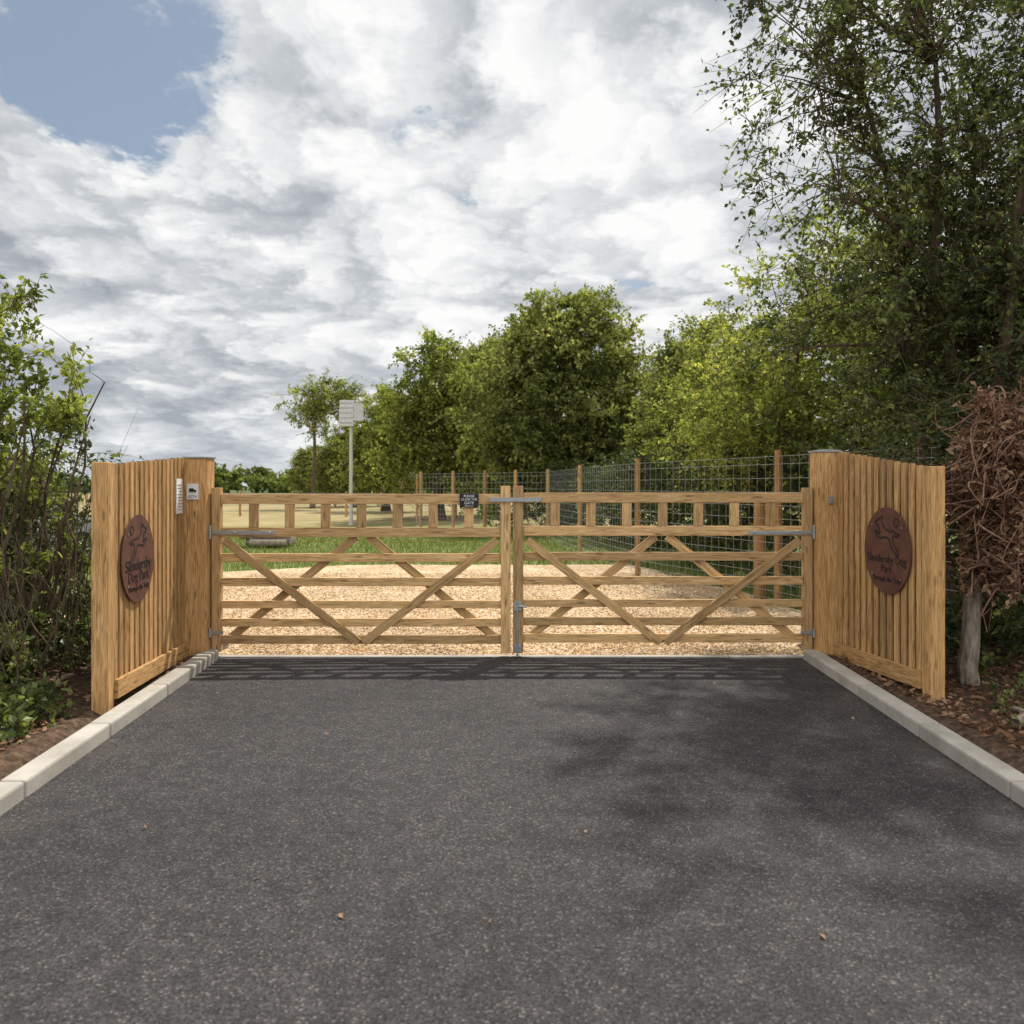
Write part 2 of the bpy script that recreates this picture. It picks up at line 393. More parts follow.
def edge(Y, s):
    Yo = YG + (Y - YG) / KD
    return -(2.33 + (Yo - 4.4) * .055) if s < 0 else 2.385 + (Yo - 4.4) * .036
def road():
    ys = np.linspace(-12, 8.28, 60); V = []; F = []
    for i, y in enumerate(ys):
        yy = max(y, 1)
        a, b = edge(yy, -1), edge(yy, 1)
        for j in range(13): V.append((a + (b - a) * j / 12, y, .012 * (1 - ((j - 6) / 6) ** 2)))
    for i in range(59):
        for j in range(12): o = i * 13 + j; F.append((o, o + 1, o + 14, o + 13))
    mesh_obj('asphalt_driveway', V, F, 4, [M_ASPH], smooth=True)
road()
def kerb(s):
    b = Box(); y = -3.0
    while y < 8.25:
        y1 = min(y + .915, 8.25); g = .003
        c = []
        for yy in (y + g, y1 - g):
            x = edge(max(yy, 1), s); xo = x + s * .13; z1 = .085
            c += [(x, yy, -.08), (xo, yy, -.08), (xo, yy, z1), (x, yy, z1)]
        if s < 0: c = [c[1], c[0], c[3], c[2], c[5], c[4], c[7], c[6]]
        b.hexa(c, (.9, .12, .16)); y = y1
    return b.make('kerb', [M_KERB], bevel=.014)
kerb(-1); kerb(1)
b = Box(); x = -2.68
while x < 2.6:
    x1 = min(x + .915, 2.68); b.box(x + .002, x1 - .002, 8.29, 8.36, -.1, .012, axis='x'); x = x1
b.make('threshold_edging', [M_KERB], bevel=.004)

gy = np.linspace(8.365, 16.4, 60)
def gx_lr(y):
    xl = -5.4; xr = 3.7 - np.maximum(0, y - 10.4) * .24
    return xl + np.maximum(0, y - 15.0) * 1.5, xr
def grv():
    V = []; F = []
    for i, y in enumerate(gy):
        xl, xr = gx_lr(y); xl += .25 * math.sin(y * 1.3); xr += .1 * math.sin(y * 2.1)
        for j in range(40): V.append((xl + (xr - xl) * j / 39, y, -.006 + .012 * math.sin(j * .5 + y) * math.sin(y * 1.7)))
    for i in range(59):
        for j in range(39): o = i * 40 + j; F.append((o, o + 1, o + 41, o + 40))
    mesh_obj('gravel_yard', V, F, 4, [M_GRAV], smooth=True)
grv()
def pebbles(name, n, xf, yf, zf, sz, mat):
    y = yf(n); x = xf(n, y); z = zf(x, y)
    base = np.array([(1, 0, 0), (0, 1, 0), (-1, 0, 0), (0, -1, 0), (0, 0, 1), (0, 0, -1)], float)
    F0 = np.array([(0, 1, 4), (1, 2, 4), (2, 3, 4), (3, 0, 4), (1, 0, 5), (2, 1, 5), (3, 2, 5), (0, 3, 5)])
    s = sz * R.uniform(.5, 1.5, (n, 1)) * R.uniform(.6, 1.2, (n, 3)) * np.array([1, 1, .6])
    V = base[None] * s[:, None, :] * R.uniform(.7, 1.2, (n, 6, 1)); th = R.uniform(0, 6.28, n); c, q = np.cos(th)[:, None], np.sin(th)[:, None]
    X = V[..., 0] * c - V[..., 1] * q; Y = V[..., 0] * q + V[..., 1] * c
    V = np.stack([X + x[:, None], Y + y[:, None], V[..., 2] + z[:, None]], -1).reshape(-1, 3)
    F = (F0[None] + (np.arange(n) * 6)[:, None, None]).reshape(-1, 3)
    mesh_obj(name, V, F, 3, [mat], tint=np.repeat(R.uniform(0, 1, n), 8))
pebbles('gravel_stones', 36000, lambda n, y: R.uniform(-4.4, 3.0, n), lambda n: 8.38 + 6.5 * R.uniform(0, 1, n) ** 1.5, lambda x, y: R.uniform(-.005, .01, len(x)), .012, M_STONE)

def grass(name, n, xr, yr, h, cond=None, mat=M_GRASS, power=1.0):
    x = R.uniform(*xr, n); y = yr[0] + (yr[1] - yr[0]) * R.uniform(0, 1, n) ** power
    if cond is not None: k = cond(x, y); x, y = x[k], y[k]; n = len(x)
    z = gz(x, y) - .01; th = R.uniform(0, 6.28, n); w = h * .09; hh = h * R.uniform(.4, 1.3, n)
    dx, dy = np.cos(th) * w, np.sin(th) * w; lx, ly = R.normal(0, .35, n) * hh, R.normal(0, .35, n) * hh
    V = np.stack([np.stack([x - dx, y - dy, z], -1), np.stack([x + dx, y + dy, z], -1), np.stack([x + lx, y + ly, z + hh], -1)], 1).reshape(-1, 3)
    mesh_obj(name, V, np.arange(3 * n).reshape(n, 3), 3, [mat], tint=R.uniform(0, 1, n))
def grass_ok(x, y):
    xl, xr = gx_lr(y); return ~((x > xl) & (x < xr) & (y < 16.3))
grass('field_grass', 60000, (-14, 6), (9.5, 27), .12, grass_ok)

# ================================================================== GATES
def make_gate(s):
    root = empty('field_gate')
    b = Box()
    X = lambda v: s * v
    def bx(x0, x1, y0, y1, z0, z1, axis, m=0):
        a, c = sorted((X(x0), X(x1))); b.box(a, c, y0, y1, z0, z1, m, axis)
    dz = .012 if s > 0 else 0
    bx(.008 if s > 0 else .012, .098, YG - .035, YG + .045, .05, 1.50, 'z')
    bx(2.535, 2.607, YG - .035, YG + .045, .06, 1.485, 'z')
    b.make('stiles', [M_WOOD_G], root, .004)
    b = Box()
    for z0, z1 in ((1.343, 1.430), (1.055, 1.140), (.838, .912), (.628, .700), (.435, .500), (.275, .345), (.125, .200)):
        p0 = (X(.099), YG + .006, (z0 + z1) / 2 + dz); p1 = (X(2.534), YG + .006 , (z0 + z1) / 2 + dz)
        b.beam(p0, p1, z1 - z0, .045 if z0 > 1.3 else .03, (0, 0, 1))
    b.make('rails', [M_WOOD_G], root, .003)
    b = Box()
    for i in range(7):
        xc = 2.25 - i * .3125
        b.box(X(xc) - .04, X(xc) + .04, YG - .012, YG + .02, 1.141 + dz, 1.342 + dz)
    b.make('top_blocks', [M_WOOD_G], root, .002)
    b = Box(); mid = 1.31
    for x0, z0, x1, z1, yy in ((2.50, 1.03, mid + .02, .14, YG - .027), (.13, 1.03, mid - .02, .14, YG - .030),
                          (2.48, .16, mid + .05, 1.06, YG + .037), (.13, .16, mid - .05, 1.06, YG + .040)):
        b.beam((X(x0), yy, z0), (X(x1), yy, z1), .07, .024, (0, 0, 1))
    b.make('braces', [M_WOOD_G], root, .003)
    b = Box()
    bx(2.05, 2.62, YG - .046, YG - .037, 1.078, 1.112, 'x')
    bx(2.615, 2.65, YG - .052, YG - .02, 1.05, 1.14, 'z')
    bx(2.50, 2.64, YG - .046, YG - .037, .215, .245, 'x')
    b.cyl((X(2.612), YG - .052, 1.04), (X(2.612), YG - .052, 1.16), .013, .013, 8)
    b.cyl((X(2.612), YG - .052, .19), (X(2.612), YG - .052, .27), .013, .013, 8)
    for xx in (2.1, 2.25, 2.4, 2.57): b.cyl((X(xx), YG - .047, 1.095), (X(xx), YG - .055, 1.095), .012, .009, 8)
    if s > 0:
        b.cyl((X(.045), YG - .052, .02), (X(.045), YG - .052, .50), .009, .009, 8)
        b.box(.015, .085, YG - .055, YG - .036, .42, .50); b.box(.02, .08, YG - .055, YG - .036, .1, .13)
        b.cyl((.045, YG - .06, .46), (.13, YG - .075, .46), .009, .009, 8)
        b.box(.02, .08, YG - .046, YG - .036, .02 + .04, .1)
    b.make('ironwork', [M_GALV], root, .002)
    return root
make_gate(-1); make_gate(1)
b = Box()
b.box(-.19, .24, YG - .062, YG - .050, 1.365, 1.40, axis='x'); b.box(-.19, .24, YG + .056, YG + .066, 1.365, 1.40, axis='x')
b.box(-.20, -.188, YG - .062, YG + .066, 1.365, 1.40, axis='y'); b.box(.24, .252, YG - .062, YG + .066, 1.365, 1.40, axis='y')
b.cyl((.22, YG - .07, 1.38), (.22, YG - .045, 1.38), .02, .02, 10)
b.make('gate_loop_catch', [M_GALV])

def text_mesh(name, txt, size, mat, origin, right, up, nrm, parent, ext=.001):
    cu = bpy.data.curves.new(name, 'FONT'); cu.body = txt; cu.size = size; cu.align_x = 'CENTER'; cu.align_y = 'CENTER'; cu.extrude = ext
    t = bpy.data.objects.new(name + '_t', cu); COL.objects.link(t)
    dg = bpy.context.evaluated_depsgraph_get(); me = bpy.data.meshes.new_from_object(t.evaluated_get(dg))
    bpy.data.objects.remove(t)
    me.name = name; me.materials.clear(); me.materials.append(mat)
    o = Vector(origin); r = Vector(right); u = Vector(up); n = Vector(nrm)
    for v in me.vertices: v.co = o + r * v.co.x + u * v.co.y + n * v.co.z
    ob = bpy.data.objects.new(name, me); COL.objects.link(ob)
    if parent: ob.parent = parent
    return ob
root = empty('gate_notice_sign'); b = Box(); b.box(-.455, -.29, YG - .034, YG - .028, 1.315, 1.435); b.make('plate', [M_BLACK], root, .002)
for i, (t, z, sz) in enumerate((('PLEASE', 1.412, .03), ('CLOSE THE', 1.383, .027), ('GATE', 1.352, .034), ('thank you', 1.327, .018))):
    text_mesh('lettering_%d' % i, t, sz, M_WHITE, (-.3725, YG - .035, z), (1, 0, 0), (0, 0, 1), (0, -1, 0), root)

def post(x0, x1, y0, y1, h, cap):
    root = empty('gate_post'); b = Box(); b.box(x0, x1, y0, y1, -.2, h); b.make('shaft', [M_WOOD], root, .006)
    b = Box(); b.box(x0 - .008, x1 + .008, y0 - .008, y1 + .008, h + .001, h + .018)
    cx, cy = (x0 + x1) / 2, (y0 + y1) / 2
    b.hexa([(x0, y0, h + .018), (x1, y0, h + .018), (x1, y1, h + .018), (x0, y1, h + .018), (cx - .03, cy - .03, h + .03), (cx + .03, cy - .03, h + .03), (cx + .03, cy + .03, h + .03), (cx - .03, cy + .03, h + .03)], (.1, .1, .1))
    b.make('cap', [M_GALV], root, .002)
    return root
post(-2.815, -2.622, 8.17, 8.36, 1.735, True)
post(2.622, 2.815, 8.17, 8.36, 1.79, True)
root = empty('gate_keypad'); b = Box(); b.box(2.71, 2.75, 8.145, 8.168, 1.35, 1.41); b.box(2.722, 2.738, 8.140, 8.144, 1.37, 1.39); b.make('housing', [M_GALV], root, .003)
root = empty('post_notice'); b = Box(); b.box(-2.785, -2.685, 8.158, 8.168, 1.385, 1.52); b.make('plate', [M_WHITE], root)
text_mesh('lettering', 'CCTV', .03, M_BLACK, (-2.735, 8.157, 1.408), (1, 0, 0), (0, 0, 1), (0, -1, 0), root)
b = Box(); b.box(-2.76, -2.725, 8.150, 8.157, 1.45, 1.48); b.cyl((-2.725, 8.153, 1.465), (-2.705, 8.153, 1.455), .006, .013, 8); b.make('camera_icon', [M_BLACK], root)

def wing(s, xi, yi, xo, yo, zi, zo, pz):
    root = empty('slatted_wing_fence')
    pi = Vector((xi, yi, 0)); po = Vector((xo, yo, 0)); d = (po - pi); ln = d.length; d.normalize()
    nrm = Vector((0, 0, 1)).cross(d)
    if nrm.x * s > 0: nrm = -nrm
    pitch = .094; n = int(ln / pitch); pitch = ln / n
    top = lambda t: zi + (zo - zi) * t
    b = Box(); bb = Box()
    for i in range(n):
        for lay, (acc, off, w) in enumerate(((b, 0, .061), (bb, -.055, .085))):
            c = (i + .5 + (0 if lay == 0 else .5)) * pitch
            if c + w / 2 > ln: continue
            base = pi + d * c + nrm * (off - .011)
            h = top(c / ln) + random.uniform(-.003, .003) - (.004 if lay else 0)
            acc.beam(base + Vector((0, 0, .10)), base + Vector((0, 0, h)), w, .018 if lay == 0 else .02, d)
    b.make('front_slats', [M_WOOD], root, .002); bb.make('back_slats', [M_WOOD_SHADE], root)
    b = Box()
    for z in (.42, 1.0, 1.45):
        a = pi + nrm * -.038 + Vector((0, 0, z)); c = po + nrm * -.038 + Vector((0, 0, z)); b.beam(a, c, .08, .03, (0, 0, 1))
    b.make('cross_rails', [M_WOOD_SHADE], root)
    b = Box(); a = pi + nrm * .016 + Vector((0, 0, .10)); c = po + nrm * .016 + Vector((0, 0, .155)); b.beam(a, c, .125, .03, (0, 0, 1)); b.make('gravel_board', [M_WOOD], root, .003)
    b = Box(); pc = po + d * .055 - nrm * .045
    b.beam(pc + Vector((0, 0, -.2)), pc + Vector((0, 0, pz)), .105, .105, d); b.make('end_post', [M_WOOD], root, .006)
    return root, pi, d, nrm
wl, pl, dl, nl = wing(-1, -2.80, 8.165, -2.635, 6.64, 1.745, 1.645, 1.655)
wr_, pr, dr, nr = wing(1, 2.785, 8.165, 2.85, 6.90, 1.80, 1.64, 1.635)

DOG = [(-1.0, -.62), (-.88, -.50), (-.62, -.30), (-.50, -.05), (-.62, .10), (-.85, .02), (-1.05, .12), (-.82, .16), (-.58, .24), (-.30, .22), (0, .28), (.25, .42), (.36, .62), (.34, .82), (.46, .74), (.60, .72), (.78, .62), (.92, .58), (.90, .48), (.70, .44), (.60, .34), (.52, .16), (.62, .08), (.84, .22), (.96, .18), (.80, .02), (.60, -.08), (.40, -.06), (.15, -.02), (-.12, -.04), (-.28, -.14), (-.40, -.40), (-.66, -.56), (-.86, -.70)]
def disc(p, d, nrm, dist, z, rad, right, lines, flip):
    import bmesh
    root = empty('corten_disc_sign'); c = p + d * dist + Vector((0, 0, z)) + nrm * .012
    r = Vector(right); up = Vector((0, 0, 1))
    b = Box(); b.cyl(c, c + nrm * .006, rad, rad, 64); b.make('disc_plate', [M_CORTEN], root)
    b = Box()
    for a in (.7, 2.4, 3.9, 5.5): q = c + r * math.cos(a) * rad * .86 + up * math.sin(a) * rad * .86; b.cyl(q - nrm * .015, q + nrm * .010, .007, .007, 8)
    b.make('fixings', [M_GALV], root)
    bm = bmesh.new()
    def stroke(x0, y0, x1, y1, w=.02):
        dx, dy = x1 - x0, y1 - y0; l = math.hypot(dx, dy) + 1e-6; px, py = -dy / l * w / 2, dx / l * w / 2
        ex, ey = dx / l * w * .4, dy / l * w * .4; x0 -= ex; y0 -= ey; x1 += ex; y1 += ey
        off = nrm * (.0075 + .0004 * random.random())
        q = [bm.verts.new(c + off + r * (x * rad) + up * (y * rad)) for x, y in ((x0 - px, y0 - py), (x1 - px, y1 - py), (x1 + px, y1 + py), (x0 + px, y0 + py))]; bm.faces.new(q)
    pts = [(x * .52 * flip, y * .58 + .32) for x, y in DOG]
    for (x0, y0), (x1, y1) in zip(pts, pts[1:] + pts[:1]): stroke(x0, y0, x1, y1, .045)
    for i in range(16):
        a = i * math.pi / 8; stroke(-.42 * flip + math.cos(a) * .10, .66 + math.sin(a) * .09, -.42 * flip + math.cos(a + .4) * .10, .66 + math.sin(a + .4) * .09, .03)
    me = bpy.data.meshes.new('dog_cutout'); bm.to_mesh(me); bm.free(); me.materials.append(M_DARKB)
    o = bpy.data.objects.new('dog_cutout', me); COL.objects.link(o); o.parent = root
    for i, (t, zz, sz) in enumerate(lines):
        text_mesh('lettering_%d' % i, t, sz, M_DARKB, c + nrm * .008 + up * zz * rad, r, up, nrm, root)
disc(pl, dl, nl, 8.165 - yk(6.76), .985, .31, -dl, [('Slendersby', -.14, .112), ('Dog Park', -.40, .105), ('Through the Tree', -.66, .055)], 1)
disc(pr, dr, nr, 8.165 - yk(7.13), 1.015, .325, dr, [('Slendersby Dog', -.20, .085), ('Park', -.42, .085), ('Through the Tree', -.66, .055)], -1)
root = empty('paper_notice'); c = pl + dl * .17 + nl * .003
b = Box(); b.beam(c + Vector((0, 0, 1.27)), c + Vector((0, 0, 1.56)), .15, .004, dl); b.make('sheet', [M_WHITE], root)
b = Box()
for k in range(9): q = c + nl * .004 + Vector((0, 0, 1.30 + k * .026)); b.beam(q - dl * .055, q + dl * (.055 - .03 * (k % 3 == 0)), .004, .001, (0, 0, 1))
b.make('print_lines', [M_BLACK], root)

# ================================================================== WIRE FENCE
fpts = [(4.3, 9.0), (3.42, 12.2), (2.12, 16), (1.50, 21), (.98, 26), (.1, 27), (-.8, 28), (-1.8, 29), (-2.9, 30.2), (-3.6, 36), (-5.2, 45), (-8, 58)]
fpts = [(x, yk(y)) for x, y in fpts]
root = empty('deer_mesh_fence'); b = Box(); w = Box(); H = 1.9
for i, (x, y) in enumerate(fpts): b.cyl((x, y, -.1), (x, y, H + .06), .05, .045, 10)
b.make('posts', [M_WOOD], root)
hz = [.05, .15, .26, .38, .5, .63, .77, .92, 1.08, 1.25, 1.42, 1.6, 1.78, 1.88]
for (x0, y0), (x1, y1) in zip(fpts[:-1], fpts[1:]):
    tk = .0038 + .00012 * y0
    for z in hz: w.beam((x0 - .055, y0, z), (x1 - .055, y1, z), tk, tk, (0, 0, 1), tint=.5)
    ln = math.hypot(x1 - x0, y1 - y0); n = int(ln / .16)
    if y0 < 26:
        for k in range(n): t = k / n; x = x0 + (x1 - x0) * t - .055; y = y0 + (y1 - y0) * t; w.beam((x, y, .05), (x, y, 1.88), tk * .8, tk * .8, (1, 0, 0), tint=.5)
w.make('wire_mesh', [M_WIRE], root)
b = Box()
b.cyl((3.34, yk(12.8), -.1), (3.34, yk(12.8), 1.28), .085, .08, 12); b.make('timber_stub_post', [M_WOOD])
root = empty('stock_fence'); b = Box(); w = Box()
for k in range(16):
    x = -2.6 - k * 2.6; y = yk(44 + k * .35); b.cyl((x, y, -.1), (x, y, 1.25), .06, .055, 8)
for z in (.3, .6, .9, 1.15): w.beam((-2.6, yk(44), z), (-41.6, yk(49.25), z), .02, .02, (0, 0, 1), tint=.5)
b.make('posts', [M_WOOD], root); w.make('wires', [M_WIRE], root)

b = Box()
for k in range(9):
    row = 0 if k < 5 else 1; x = -5.9 + R.uniform(-.1, .1); y = yk(22.8) + (k - row * 4.5) * .2 
    b.cyl((x - .5 + R.uniform(-.2, .2), y, .14 + row * .17), (x + .5, y + R.uniform(-.05, .05), .14 + row * .17), .095, .08, 10)
b.make('log_pile', [M_BARKG])
root = empty('solar_camera_pole'); b = Box(); yp = yk(36) - 36
b.cyl((-6.1, 36 + yp, -.1), (-6.1, 36 + yp, 4.75), .07, .055, 14); b.box(-6.2, -6.0, 35.9 + yp, 36.1 + yp, -.05, .05); b.make('pole', [M_PANEL], root)
b = Box(); b.hexa([(-6.52, 35.75 + yp, 3.75), (-5.98, 35.75 + yp, 3.75), (-5.98, 35.80 + yp, 3.75), (-6.52, 35.80 + yp, 3.75), (-6.52, 35.95 + yp, 4.75), (-5.98, 35.95 + yp, 4.75), (-5.98, 36.0 + yp, 4.75), (-6.52, 36.0 + yp, 4.75)], (1, .5, .05))
b.box(-5.95, -5.62, 35.8 + yp, 35.98 + yp, 3.95, 4.6); b.box(-6.3, -5.7, 36.06 + yp, 36.1 + yp, 4.1, 4.2, axis='x'); b.make('panels', [M_PANEL], root, .01)
b = Box()
for k in range(5): z = 3.88 + k * .19; b.box(-6.5, -6.0, 35.74 + yp + (z - 3.75) * .2 - .012, 35.75 + yp + (z - 3.75) * .2, z, z + .012, axis='x')
b.make('panel_grid', [M_GALV], root)

def car(loc, rz):
    root = empty('parked_car')
    prof = [(-2.1, .35), (-2.15, .75), (-1.95, .95), (-1.55, 1.0), (-1.15, 1.42), (-.4, 1.5), (.45, 1.46), (1.15, 1.02), (1.85, .88), (2.1, .7), (2.12, .35)]
    V = []; F = []
    ys = [-.88, -.82, .82, .88]; n = len(prof)
    for k, y in enumerate(ys):
        for x, z in prof:
            q = 1.0 if k in (1, 2) else .97; tuck = 1 - max(0, z - .95) * .28
            V.append((x * q, y * tuck, z * (1 if k in (1, 2) else .985)))
    for k in range(3):
        for i in range(n - 1): F.append((k * n + i, k * n + i + 1, (k + 1) * n + i + 1, (k + 1) * n + i))
    for i in range(n // 2):
        for k in (0, 3): F.append((k * n + i, k * n + i + 1, k * n + n - 2 - i, k * n + n - 1 - i))
    mesh_obj('body', V, F, 4, [M_PAINT], parent=root)
    b = Box()
    for s in (-1, 1):
        y = s * .885
        for x0, x1, x2, x3 in ((-1.35, -.15, -.15, -1.05), (-.08, 1.0, .42, -.08)):
            zt = 1.38; b.hexa([(x0, y * .99, 1.0), (x1, y * .99, 1.0), (x1, y * .97, 1.0), (x0, y * .97, 1.0), (x3, y * .885, zt), (x2, y * .885, zt), (x2, y * .865, zt), (x3, y * .865, zt)], (1, 1, .1))
    b.hexa([(-1.60, -.7, 1.01), (-1.60, .7, 1.01), (-1.55, .7, 1.01), (-1.55, -.7, 1.01), (-1.2, -.62, 1.39), (-1.2, .62, 1.39), (-1.16, .62, 1.39), (-1.16, -.62, 1.39)], (1, 1, .1))
    b.hexa([(.56, -.62, 1.41), (.56, .62, 1.41), (.50, .62, 1.41), (.50, -.62, 1.41), (1.17, -.72, 1.03), (1.17, .72, 1.03), (1.1, .72, 1.03), (1.1, -.72, 1.03)], (1, 1, .1))
    b.make('windows', [M_GLASS], root)
    b = Box(); h = Box()
    for x in (-1.35, 1.35):
        for s in (-1, 1): b.cyl((x, s * .70, .33), (x, s * .90, .33), .33, .33, 24); h.cyl((x, s * .88, .33), (x, s * .91, .33), .2, .18, 16)
    b.make('tyres', [M_TYRE], root); h.make('wheel_hubs', [M_GALV], root)
    b = Box(); b.box(-2.16, -2.1, -.8, -.55, .68, .85); b.box(-2.16, -2.1, .55, .8, .68, .85); b.make('tail_lamps', [M_LAMPR], root)
    root.location = loc; root.rotation_euler = (0, 0, rz)
car((-9.3, 15, 0), 1.2)

# ================================================================== TREES
make_tree('hawthorn_tree', (4.7, 9.9, 0), [
    (.1, 0, 3.1, 1.8, 1.4, 1.25, 130), (1.0, -.3, 4.6, 1.9, 1.7, 1.5, 95), (-.1, .2, 4.9, 1.4, 1.3, 1.3, 50, .7),
    (-1.3, -.1, 4.9, 1.15, .9, 1.3, 26, .5), (.4, -.2, 6.5, 2.4, 2.0, 1.0, 65, .7), (-1.4, -.7, 6.0, 1.2, 1.2, .9, 30, .55), (1.8, -1.0, 2.6, 1.1, 1.1, 1.3, 42),
    (.6, .2, 7.8, 2.2, 1.8, .9, 50, .7)],
    [M_BARK, M_LEAF_DK], .068, .5, stems=5, trunk_r=.13, clump_r=.48, tw=11, lv=17, fork=.25, limbs=22, twr=.006, shell=.55, tvar=.27)
lt = make_tree('field_maple_tree', (5.2, 15.5, 0), [
    (0, 0, 2.7, 2.3, 2.0, 1.6, 110), (.3, 0, 4.4, 1.9, 1.7, 1.5, 70, .8), (-1.1, -.3, 2.2, 1.5, 1.4, 1.2, 50)],
    [M_BARK, M_LEAF_LT], .09, .45, stems=3, trunk_r=.12, clump_r=.52, tw=10, lv=15, fork=.2, limbs=12, up=.35, tvar=.26)
dup(lt, 'field_maple_tree', (4.9, 20.5, 0), 2.1, (1, 1, .86))
dup(lt, 'field_maple_tree', (7.8, 18.0, 0), 4.0, (1.15, 1.15, 1.2))
dup(lt, 'field_maple_tree', (8.6, 12.5, 0), 1.0, (1.1, 1.1, 1.25))
bt = make_tree('round_crown_tree', (1.8, 33, 0), [
    (0, 0, 4.7, 2.9, 2.8, 2.95, 230), (-1.6, -.3, 3.3, 1.9, 2.0, 2.6, 70), (1.9, -.3, 3.2, 1.9, 2.0, 2.6, 70), (-.6, -.5, 6.2, 1.6, 1.6, 1.5, 40)],
    [M_BARK, M_LEAF_MD], .145, .52, stems=2, trunk_r=.24, clump_r=.68, tw=12, lv=15, fork=.25, limbs=12, twr=.010, shell=.36, wr=.7, up=.2, lump_a=.10, tvar=.27)
b2 = make_tree('field_maple_tree', (-3.2, 41, 0), [
    (0, 0, 5.0, 2.3, 2.4, 3.0, 130), (1.6, -.3, 3.8, 1.7, 2.0, 2.9, 60), (-1.5, 0, 3.4, 1.6, 1.7, 2.3, 45)],
    [M_BARK, M_LEAF_LT], .155, .35, stems=2, trunk_r=.24, clump_r=.66, tw=11, lv=14, fork=.25, limbs=12, twr=.010, shell=.4, wr=.7, lump_a=.14, up=.4, tvar=.27)
dup(bt, 'round_crown_tree', (-1.2, 47, 0), 1.1, (1.0, 1.0, 1.08))
dup(bt, 'round_crown_tree', (5.9, 27, 0), 4.2, (.8, .8, .74))
dup(b2, 'field_maple_tree', (-7.2, 54, 0), .6, (.9, .9, .88))
dup(bt, 'round_crown_tree', (-10.9, 66, 0), 3.6, (.85, .85, .70))
dup(bt, 'round_crown_tree', (-17, 82, 0), 5.0, (.75, .75, .60))
make_tree('ash_tree', (-12.6, 60, 0), [(0, 0, 6.6, 1.6, 2.0, 1.7, 60, .6), (2.0, 0, 7.0, 1.5, 1.3, 1.2, 34, .6)], [M_BARK, M_LEAF_LT], .17, .35,
    stems=1, trunk_r=.16, clump_r=.6, tw=9, lv=16, fork=.5, limbs=8, twr=.016)

A = Acc(); hp = np.array([(5.6, 9.6), (4.9, 12.5), (3.9, 16), (3.2, 21), (2.6, 26), (1.6, 32), (.2, 38)], float); hp[:, 1] = yk(hp[:, 1])
seg = R.uniform(0, len(hp) - 1.001, 380); i0 = seg.astype(int); f = (seg - i0)[:, None]
c2 = hp[i0] * (1 - f) + hp[i0 + 1] * f; c2 += R.normal(0, .28, c2.shape)
C = np.concatenate([c2, R.uniform(.2, 2.0, (380, 1))], 1)
A.clumps(C, np.tile(np.array([-.5, -.3, .4]), (380, 1)), R.uniform(.35, .65, 380), 9, 13, .09, .3, .006)
A.make('hedgerow', [M_BARK, M_LEAF_DK])

A = Acc(); n = 700; x = R.uniform(-190, 150, n); y = 160 + R.normal(0, 6, n); hmax = 2.6 + 1.4 * np.sin(x * .09) + 1.0 * np.sin(x * .31 + 1) + 1.0
C = np.stack([x, y, hmax * R.uniform(.1, 1, n)], 1)
A.clumps(C, np.tile(np.array([0, -.5, .5]), (n, 1)), R.uniform(1.2, 2.2, n), 8, 12, .9, .2, 0, wr=.8)
A.make('distant_treeline', [M_BARK, M_LEAF_MD])

make_tree('holly_shrub', (4.9, 8.0, 0), [(0, 0, 1.5, 1.5, 1.1, 1.5, 100), (.9, -.6, 1.4, 1.0, 1.0, 1.4, 50)], [M_BARK, M_LEAF_DK], .06, .15, stems=5, trunk_r=.05, clump_r=.4, tw=10, lv=16, limbs=10)

A = Acc(); y0 = yk(6.95)
for p0, p1, r in (((3.36, y0, 0), (3.46, y0 + .05, 1.35), .062), ((3.46, y0 + .05, 1.3), (3.62, y0 + .1, 1.9), .035), ((3.45, y0 + .05, 1.0), (3.3, y0 - .05, 1.6), .02)):
    p = curve_pts(np.array(p0), np.array(p1), 9, 0, .012); A.tubes(p[None], (r * np.linspace(1.15, .7, 9))[None], 9, 0)
A.make('dead_trunk', [M_BARKG])
A = Acc(); n = 620
a = np.array([3.55, y0 - .12, 1.47]) + rdir(n) * np.array([.36, .38, .74]) * R.uniform(.2, 1, (n, 1)) ** .7; d = rdir(n) * R.uniform(.15, .42, (n, 1)) + np.array([0, 0, -.10])
t = np.linspace(0, 1, 7); bnd = rdir(n) * .2
Pp = a[:, None] + d[:, None] * t[None, :, None] + bnd[:, None] * (np.sin(t * 3.1))[None, :, None]
A.tubes(Pp, np.tile(.0055 * np.linspace(1, .5, 7), (n, 1)) * R.uniform(.5, 1.6, (n, 1)), 4, 0)
A.clumps(a[:300], rdir(300), R.uniform(.10, .2, 300), 5, 9, .05, .5, .002, up=-.3, mat_l=1, tvar=.35)
A.make('dry_vine', [M_VINE, M_DEAD])
A = Acc(); p = curve_pts(np.array([2.98, 6.1, .10]), np.array([3.7, 6.5, .22]), 7, .02, .01); A.tubes(p[None], np.full((1, 7), .028), 8, 0)
p = curve_pts(np.array([3.25, 5.6, .10]), np.array([3.1, 6.3, .13]), 7, .02, .01); A.tubes(p[None], np.full((1, 7), .012), 6, 0); A.make('cut_branch', [M_BARKG])

